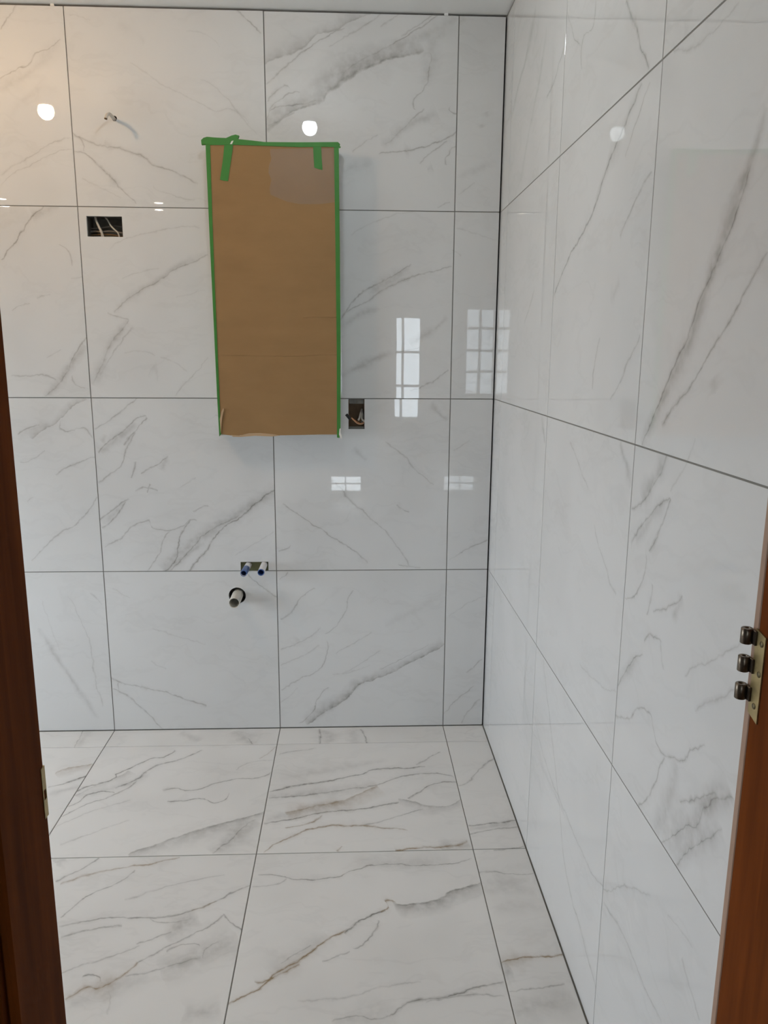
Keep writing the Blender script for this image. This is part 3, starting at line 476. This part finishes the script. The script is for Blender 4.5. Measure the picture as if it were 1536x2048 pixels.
for k in range(1, 4):
    for r in range(4):
        u1 = XJ[0] - P * k; u0 = max(u1 - P, X_LEFT)
        if u1 - u0 > .03: tile('back', wall_back, u0, u1, ZJ[r], ZJ[r + 1], gen['back'][(k + r) % 3])
for c in range(4):
    for r in range(4):
        us = (YJ[c + 1], YJ[c]); vs = (ZJ[r], ZJ[r + 1])
        mt = marble('polished_marble_side', 'right', veins_in('right', us[0], us[1], vs[0], vs[1]), 23 + c * 4 + r)
        tile('right', wall_right, us[0], us[1], vs[0], vs[1], mt, tilt=(rt.uniform(-.0006, .0006), rt.uniform(-.0006, .0006)), gap=(1, 0 if c == 0 else 1, 2 if r == 0 else 1, 1))
for c in range(4):
    for r in range(4):
        us = (XJ[c - 1] if c else XJ[0] - P, XJ[c]); vs = (YJ[r + 1], YJ[r])
        mt = marble('satin_marble_floor', 'floor', veins_in('floor', us[0], us[1], vs[0], vs[1]), 51 + c * 4 + r) if r < 3 else gen['floor'][c % 3]
        tile('floor', floor, us[0], us[1], vs[0], vs[1], mt, gap=(1, 1 if c < 3 else 2, 1, 1 if r else 1))
yj = YJ[:4] + [YJ[3] - P * k for k in range(1, 5)] + [Y_LEG]
for k in range(1, 4):
    for r in range(len(yj) - 1):
        u1 = XJ[0] - P * k; u0 = max(u1 - P, X_LEFT)
        if u1 - u0 > .03: tile('floor', floor, u0, u1, yj[r + 1], yj[r], gen['floor'][(k + r) % 3])
for r in range(3, len(yj) - 1):
    y1 = yj[r] if r > 3 else Y_DOOR
    if y1 - yj[r + 1] > .02: tile('floor', floor, XJ[0] - P, X_PART - 0.04, yj[r + 1], y1, gen['floor'][r % 3])

# ------------------------------------------------------------------ door frame
df = empty('door_1', ((DX0 + DX1) / 2, -1.96, 0)); tag(df, 'empty dark brown wooden door frame with hinge and strike plate, door removed', 'door frame', kind='structure')
ES = 0.0105
jl = box('jamb', (DX0 - 0.02, Y_DOOR2 - 0.005, 0), (DX0, Y_DOOR, DZ), M['wood'], df, 0.0012)
jr = box('jamb', (DX1, Y_DOOR2 - 0.005, 0), (DX1 + 0.02, Y_DOOR - ES, DZ), M['wood'], df, 0.0012)
box('jamb_edge', (DX1 - 0.0006, Y_DOOR - ES, 0), (DX1 + 0.02, Y_DOOR, DZ), M['rawwood'], df, 0.001)
box('jamb_head', (DX0 - 0.02, Y_DOOR2 - 0.005, DZ), (DX1 + 0.02, Y_DOOR, DZ + 0.02), M['wood'], df, 0.0012)
box('stop', (DX0 - 0.001, -2.025, 0), (DX0 + 0.010, -1.979, DZ), M['wood'], df, 0.003)
box('stop', (DX1 - 0.010, -2.025, 0), (DX1 + 0.001, -1.979, DZ), M['wood'], df, 0.003)
box('stop', (DX0 + 0.01, -2.025, DZ - 0.010), (DX1 - 0.01, -1.979, DZ), M['wood'], df, 0.003)
for x0, x1 in ((DX0 - 0.075, DX0 - 0.012), (DX1 + 0.012, DX1 + 0.075)):
    box('casing', (x0, Y_DOOR2 - 0.02, 0), (x1, Y_DOOR2, DZ + 0.07), M['wood'], df, 0.004)
box('casing', (DX0 - 0.012, Y_DOOR2 - 0.02, DZ + 0.008), (DX1 + 0.012, Y_DOOR2, DZ + 0.07), M['wood'], df, 0.004)
# hinge leaf on the right jamb: three knuckles, three screws
HZ0, HZ1 = 0.992, 1.092
hg = sheet('hinge_leaf', [(-1.9275, HZ0), (-1.9085, HZ0 + 0.006), (-1.9085, HZ1), (-1.9275, HZ1 - 0.004)], DX1 - 0.0016, DX1 + 0.001, 'right', M['brass'], df)
hg['label'] = 'aged brass hinge leaf with three bronze knuckles'
for zc in (1.0815, 1.0500, 1.0185):
    k = lathe('knuckle', [(0.0, -0.0092), (0.0022, -0.0092), (0.0024, -0.0086), (0.0055, -0.0086), (0.0062, -0.0080), (0.0062, 0.0080), (0.0055, 0.0086), (0.0030, 0.0086), (0.0028, 0.0060), (0.0, 0.0060)], M['nickel'], hg, 20, (DX1 - 0.0075, -1.9010, zc))
    box('knuckle_strap', (DX1 - 0.0040, -1.912, zc - 0.0080), (DX1 - 0.0008, -1.899, zc + 0.0080), M['nickel'], hg, 0.0006)
for zc, yc in ((1.079, -1.9215), (1.046, -1.9225), (1.009, -1.9195)):
    lathe('screw', [(0.0, -0.0024), (0.0012, -0.0020), (0.0032, -0.0018), (0.0036, -0.0008), (0.0036, 0.001)], M['screw'], hg, 14, (DX1 - 0.0004, yc, zc), 'X')
# strike plate on the left jamb
st = sheet('strike_plate', rect(-1.9075, -1.8985, 0.884, 0.942), DX0 - 0.001, DX0 + 0.0008, 'right', M['brass'], df, hole=[rect(-1.9055, -1.9000, 0.905, 0.916)])
st['label'] = 'small brass strike plate'

# ------------------------------------------------------------------ windows
def window(name, label, plane, rct, w_in, w_out, us, vs, bar=0.018, frame=0.03, glass='glass'):
    u0, u1, v0, v1 = rct; m = MAP[plane]; ctr = m((u0 + u1) / 2, v0, (w_in + w_out) / 2); e = empty(name, ctr); tag(e, label, 'window', kind='structure')
    wc = (w_in * 0.35 + w_out * 0.65); d = 0.02
    def bx(nm, a0, a1, b0, b1, dd, mt):
        lo, hi = m(a0, b0, wc - dd), m(a1, b1, wc + dd); return box(nm, [min(lo[i], hi[i]) for i in range(3)], [max(lo[i], hi[i]) for i in range(3)], mt, e)
    bx('frame', u0, u0 + frame, v0, v1, d, M['frame']); bx('frame', u1 - frame, u1, v0, v1, d, M['frame'])
    bx('frame', u0 + frame, u1 - frame, v0, v0 + frame, d, M['frame']); bx('frame', u0 + frame, u1 - frame, v1 - frame, v1, d, M['frame'])
    ue = [u0 + frame] + us + [u1 - frame]; ve = [v0 + frame] + vs + [v1 - frame]
    for u in us: bx('muntin', u - bar / 2, u + bar / 2, v0 + frame, v1 - frame, d * .7, M['frame'])
    for v in vs:
        for i in range(len(ue) - 1): bx('muntin', ue[i] + (bar / 2 if i else 0), ue[i + 1] - (bar / 2 if i < len(ue) - 2 else 0), v - bar / 2, v + bar / 2, d * .7, M['frame'])
    for i in range(len(ue) - 1):
        for j in range(len(ve) - 1): bx('pane', ue[i], ue[i + 1], ve[j], ve[j + 1], 0.002, M[glass])
    return e
w1 = window('window_1', 'white framed daylight window in the plaster side wall', 'right', WIN1, X_LEFT, X_LEFT - 0.16, [(WIN1[0] + WIN1[1]) / 2], [], 0.05, 0.04)
w2 = window('window_2', 'paned hallway window with a row of small panes on top', 'back', W2, Y_HALL, Y_HALL - 0.14, [-0.86, -0.72], [1.20, 1.40, 1.60], 0.024, 0.02, 'dimming_glass')
w3 = window('window_3', 'narrow tall hallway window with small panes', 'back', W3, Y_HALL, Y_HALL - 0.14, [-0.02], [1.07, 1.38], 0.022, 0.02, 'dimming_glass')
w4 = window('window_4', 'low wide hallway window near the oak floor', 'back', W4, Y_HALL, Y_HALL - 0.14, [-0.55], [0.135], 0.012, 0.012)
for e, nm, loc, rot, sx, sy in ((w1, 'window_left_offscreen', (X_LEFT - 0.15, (WIN1[0] + WIN1[1]) / 2, (WIN1[2] + WIN1[3]) / 2), (0, -math.pi / 2, 0), WIN1[3] - WIN1[2], WIN1[1] - WIN1[0]),
                                (w2, 'window_hall_offscreen', ((W2[0] + W2[1]) / 2, Y_HALL - 0.13, (W2[2] + W2[3]) / 2), (math.pi / 2, 0, 0), W2[1] - W2[0], W2[3] - W2[2]),
                                (w3, 'window_hall_offscreen', ((W3[0] + W3[1]) / 2, Y_HALL - 0.13, (W3[2] + W3[3]) / 2), (math.pi / 2, 0, 0), W3[1] - W3[0], W3[3] - W3[2])):
    pt = portal(nm, loc, rot, sx, sy); pt.parent = e; pt.matrix_parent_inverse = Matrix.Translation(-Vector(e.location))

# ------------------------------------------------------------------ lamps
def bulb(name, loc, glow, label):
    e = empty(name, (loc[0], loc[1], CEIL)); tag(e, label, 'light bulb'); z = loc[2]
    lathe('socket', [(0, CEIL), (0.030, CEIL), (0.030, CEIL - 0.012), (0.022, CEIL - 0.016), (0.022, z + 0.052), (0, z + 0.052)], M['whiteplastic'], e, 24, (loc[0], loc[1], 0))
    lathe('bulb_base', [(0, z + 0.053), (0.017, z + 0.053), (0.020, z + 0.044), (0.025, z + 0.022), (0.0255, z + 0.018), (0, z + 0.018)], M['whiteplastic'], e, 28, (loc[0], loc[1], 0))
    pr = [(0, z - 0.032)] + [(0.0315 * math.sin(a), z - 0.032 * math.cos(a)) for a in (math.pi * k / 20 for k in range(1, 14))] + [(0.026, z + 0.019)]
    lathe('bulb_offscreen', pr, glow, e, 28, (loc[0], loc[1], 0))
    return e
bulb('light_bulb_offscreen', (-0.668, -0.905, 2.316), M['cool'], 'bare cool white bulb on the ceiling near the cardboard-covered cabinet')
bulb('light_bulb_offscreen', (-1.72, -0.76, 2.316), M['warm'], 'bare warm yellow bulb on the ceiling beside the cool white one')
for i, (x, y, lb) in enumerate(((-1.897, -3.348, 'round recessed downlight in the ceiling, opposite the wide electrical box'), (-2.978, -3.274, 'round recessed downlight in the ceiling near the plaster side wall'), (-0.795, -3.45, 'round recessed downlight in the hallway ceiling'))):
    e = empty('downlight_offscreen', (x, y, CEIL)); tag(e, lb, 'downlight', 'recessed ceiling downlights')
    lathe('trim_ring', [(0.030, CEIL + 0.002), (0.030, CEIL - 0.004), (0.040, CEIL - 0.004), (0.045, CEIL + 0.0005)], M['whiteplastic'], e, 28, (x, y, 0))
    lathe('lens_offscreen', [(0, CEIL - 0.003), (0.031, CEIL - 0.003), (0.031, CEIL + 0.001)], M['down'], e, 28, (x, y, 0))

# ------------------------------------------------------------------ cardboard-covered cabinet
YF = -0.066
cab = empty('wall_cabinet', (-0.731, 0, 1.095)); tag(cab, 'tall wall cabinet masked with brown cardboard and green painter\'s tape', 'cabinet')
def pxo(pts, y): return [(h.x, h.z) for h in (hit(px, py, 1, y) for px, py in pts)]
box('cabinet_body', (-0.9345, YF, 1.1005), (-0.5315, 0.0005, 2.0080), M['lacquer'], cab, 0.001)
cb = sheet('cardboard_sheet', pxo([(414, 290), (500, 290), (600, 291), (677, 290), (680, 500), (680, 700), (680.5, 869), (640, 869), (600, 870), (545, 871), (512, 868), (490, 869), (470, 872), (455, 870), (441, 868), (430, 600)], YF - 0.004), YF, YF - 0.004, 'back', M['card'], cab)
for pts in ([(437, 710), (520, 711.5), (600, 712), (640, 709.5), (679, 710)], [(606, 635), (640, 634), (673, 634)]):
    pp = [hit(x, y, 1, YF - 0.0040) for x, y in pts]; tube('crease', pp, 0.0011, M['card'], cb, 6, smoothn=3)
sheet('torn_flap', pxo([(439.5, 838), (443, 823), (446.5, 816), (447.5, 820), (444.5, 834), (442.5, 850), (441.5, 866)], YF - 0.008), YF - 0.0040, YF - 0.0085, 'back', M['cardedge'], cb)
sheet('torn_edge', pxo([(462, 870), (480, 871), (498, 866.5), (520, 866), (546, 868.5), (560, 871), (545, 873), (510, 871.5), (480, 874), (466, 873.5)], YF - 0.0055), YF - 0.0030, YF - 0.0058, 'back', M['cardedge'], cb)
sheet('packing_tape', pxo([(541, 298), (540, 304), (543, 318), (538, 332), (537, 345), (543, 360), (539, 378), (541, 389), (550, 393), (574, 403), (600, 408), (640, 408), (671, 404), (669, 296)], YF - 0.0046), YF - 0.0041, YF - 0.0046, 'back', M['film'], cab)['label'] = 'cloudy clear packing tape'
YT = YF - 0.0052
def tape(pts, y0=YF - 0.0038, y1=YT, name='green_tape', mt='green'): return sheet(name, pxo(pts, y1), y0, y1, 'back', M[mt], cab)
tape([(411, 288), (420, 288), (424, 420), (429, 560), (435, 700), (441, 850), (442, 868), (438.5, 873), (434, 790), (427, 640), (419, 470)], YF + 0.004)
tape([(668, 291), (677.5, 289), (679, 450), (681, 650), (681, 868), (679, 876), (674, 875), (673.5, 700), (671, 500)], YF + 0.004)
tape([(402, 280), (407, 275.5), (414, 273.5), (430, 275), (452, 276), (463, 271), (471, 269), (478, 271), (475, 278), (500, 280.5), (530, 284), (600, 284.5), (676, 284), (680, 288), (678, 294), (640, 293.5), (600, 294), (530, 291.5), (470, 289.5), (420, 290), (413, 288), (403, 289)], YF + 0.006, YT - 0.0008)
tape([(449, 286), (466, 286), (465, 300), (459, 340), (456, 362), (448, 361.5), (440, 359), (446, 318)], YF - 0.0038, YT - 0.0003)
tape([(626, 288), (642, 288), (643, 312), (645, 340), (637, 338), (628.5, 335), (627, 310)], YF - 0.0038, YT - 0.0003)
tape([(460, 288), (463, 282), (467, 281), (464, 288)], YT, YT - 0.0014, 'paper_scrap', 'paper')
tape([(679, 858), (681.5, 856), (681, 866), (684, 871), (684, 877), (681, 877), (678, 869)], YF - 0.004, YT - 0.0012, 'paper_scrap', 'paper')
tape([(676, 287), (680, 289), (679.5, 292), (682, 294), (679, 297), (676.5, 293)], YT, YT - 0.0012, 'tape_curl')

# ------------------------------------------------------------------ electrical boxes
def open_box(name, r, y0, y1, t, mt, parent):
    u0, u1, v0, v1 = r; bm = bmesh.new()
    add_box(bm, (u0, y0, v0), (u0 + t, y1, v1)); add_box(bm, (u1 - t, y0, v0), (u1, y1, v1)); add_box(bm, (u0 + t, y0, v0), (u1 - t, y1, v0 + t)); add_box(bm, (u0 + t, y0, v1 - t), (u1 - t, y1, v1))
    return link(name, mesh_bm(bm, name), mt, parent)
hb = empty('electrical_box', (-1.29, 0.04, 1.733)); tag(hb, 'wide open electrical box with white cables, cut into marble tile', 'electrical box')
open_box('housing', (-1.3515, -1.2285, 1.7335, 1.8065), 0.0095, 0.075, 0.0035, M['galv'], hb); box('back_plate', (-1.350, 0.071, 1.735), (-1.230, 0.075, 1.805), M['galv'], hb)
def hw(name, pts, r, mt, par, ys): return tube(name, [hit(x, y, 1, yy) for (x, y), yy in zip(pts, ys)], r, M[mt], par, 8)
hw('cable', [(190, 432), (193, 443), (199, 456), (203, 464), (205, 478)], 0.0036, 'cable', hb, (.030, .026, .022, .020, .024)); hw('cable', [(200, 462), (204, 466), (208, 478)], 0.0030, 'cable', hb, (.021, .019, .022))
hw('cable', [(209, 433), (215, 440), (222, 452), (230, 460), (236, 466), (240, 478)], 0.0024, 'cable', hb, (.040, .036, .030, .024, .022, .026))
hw('cable', [(172, 465), (188, 463), (205, 464), (222, 463), (250, 467)], 0.0032, 'greycable', hb, (.045, .042, .040, .044, .045)); hw('cable', [(172, 455), (190, 457), (210, 455), (230, 452), (250, 455)], 0.0020, 'greycable', hb, (.05, .05, .046, .046, .05))
hw('cable', [(172, 472), (190, 470), (215, 469), (250, 474)], 0.0026, 'boxback', hb, (.045, .044, .044, .045))
vb = empty('electrical_box', (-0.4755, 0.04, 1.111)); tag(vb, 'narrow upright electrical box with bare wires beside the cardboard-covered cabinet', 'electrical box')
open_box('housing', (-0.5075, -0.4435, 1.1115, 1.2190), 0.0095, 0.075, 0.0035, M['galv'], vb); box('back_plate', (-0.506, 0.060, 1.113), (-0.445, 0.075, 1.2175), M['boxback'], vb)
for z0, z1 in ((1.2020, 1.2150), (1.1155, 1.1240)):
    sheet('mounting_ear', rect(-0.500, -0.4505, z0, z1), 0.0105, 0.0130, 'back', M['galv'], vb, hole=[circle((-0.4735, (z0 + z1) / 2), 0.0016, 10)])
hw('wire', [(703, 836), (709, 842), (715, 847), (722, 848), (727, 846), (729, 838)], 0.0016, 'copper', vb, (-.044, -.040, -.030, -.020, -.004, .030)); hw('wire', [(703, 835), (710, 841), (716, 845), (721, 847), (726, 845)], 0.0013, 'orangewire', vb, (-.042, -.036, -.028, -.016, .01))
hw('wire_cap', [(692.5, 829), (696, 833), (700, 838)], 0.0052, 'blackwire', vb, (-.050, -.048, -.045))
hw('wire', [(724, 818), (721, 828), (719, 836), (717, 840)], 0.0036, 'cable', vb, (.05, .035, .02, .012)); hw('wire', [(724, 820), (724, 830), (724, 838), (729, 843)], 0.0034, 'cable', vb, (.048, .034, .018, .004)); hw('wire', [(726, 822), (727, 834), (723, 843), (727, 846)], 0.0022, 'greycable', vb, (.05, .03, .016, .01))

# ------------------------------------------------------------------ loose lighting cable in the wall
lc = empty('lighting_cable', (-1.2375, 0.0, 2.094)); tag(lc, 'short white cable poking out of a small hole in the marble tile', 'cable')
tube('jacket', [Vector((-1.2385, 0.05, 2.0925)), Vector((-1.2385, 0.0, 2.0925)), hit(224, 233, 1, -.030), hit(219, 228, 1, -.060), hit(214, 230, 1, -.084), hit(211.5, 237, 1, -.092)], 0.0050, M['cable'], lc, 10)
tube('cut_end', [hit(211.5, 236.8, 1, -.092), hit(211.3, 238.2, 1, -.0924)], 0.0046, M['boxback'], lc, 10)

# ------------------------------------------------------------------ pipes
def pipe(name, c, r, ri, y0, y1, mt, inner, label, cat, group=None, lean=(0, 0)):
    e = empty(name, (c[0], 0, c[1])); tag(e, label, cat, group); n = 28
    a = Vector((c[0], y0, c[1])); bq = Vector((c[0] + lean[0], y1, c[1] + lean[1])); ax = (bq - a).normalized(); up = ax.orthogonal().normalized(); s = ax.cross(up)
    def rings(nm, prof, mt2):
        bm = bmesh.new(); R = []
        for rr, t in prof:
            ctr = a + (bq - a) * t; R.append([bm.verts.new(ctr + (up * math.cos(2 * math.pi * k / n) + s * math.sin(2 * math.pi * k / n)) * rr) for k in range(n)])
        for i in range(len(R) - 1):
            for k in range(n): bm.faces.new((R[i][k], R[i][(k + 1) % n], R[i + 1][(k + 1) % n], R[i + 1][k]))
        bmesh.ops.remove_doubles(bm, verts=bm.verts[:], dist=1e-7)
        return link(nm, mesh_bm(bm, nm), M[mt2], e, smooth=True)
    rings('tube_wall', [(r, 0), (r, .985), (r - (r - ri) * .3, 1), (ri, 1), (ri, .96)], mt)
    rings('bore', [(ri, .962), (ri * .98, .2), (0, .2)], inner)
    return e, rings
dp, rg = pipe('drain_pipe', DRAIN[:2], 0.0192, 0.0170, 0.06, -0.085, 'pvc', 'pvc', 'wide white plastic drain pipe sticking out of a round hole', 'pipe', lean=(0.0016, 0.0005))
rg('joint_line', [(0.0195, .58), (0.0195, .60)], 'pvc')
wp1, rg1 = pipe('water_pipe', (-0.8615, 0.6290), 0.0112, 0.0090, 0.03, -0.100, 'pex', 'blue', 'white water pipe wrapped in a blue sleeve, next to the plain one', 'pipe', 'water supply pipes', lean=(-0.003, 0.0003))
rg1('blue_sleeve', [(0.0100, .52), (0.0116, .525), (0.0118, .97), (0.0112, 1.004), (0.0092, 1.004), (0.0090, .90)], 'blue')
wp2, rg2 = pipe('water_pipe', (-0.8060, 0.6305), 0.0116, 0.0096, 0.03, -0.096, 'pex', 'blue', 'white water pipe with a blue rim, next to the blue sleeved one', 'pipe', 'water supply pipes', lean=(0.0, 0.0003))
rg2('blue_rim', [(0.0117, .955), (0.0118, .985), (0.0114, 1.003), (0.0094, 1.003), (0.0094, .90)], 'blue')
bk = box('backer_board', (-0.889, 0.0125, 0.600), (-0.7905, 0.0145, 0.6427), M['board'], wall_back)
for px in (104, 893):
    h = hit(px, 8, 1, 0.0); box('tile_spacer', (h.x - 0.006, -0.0004, 2.4095), (h.x + 0.006, 0.006, CEIL), M['whiteplastic'], wall_back)
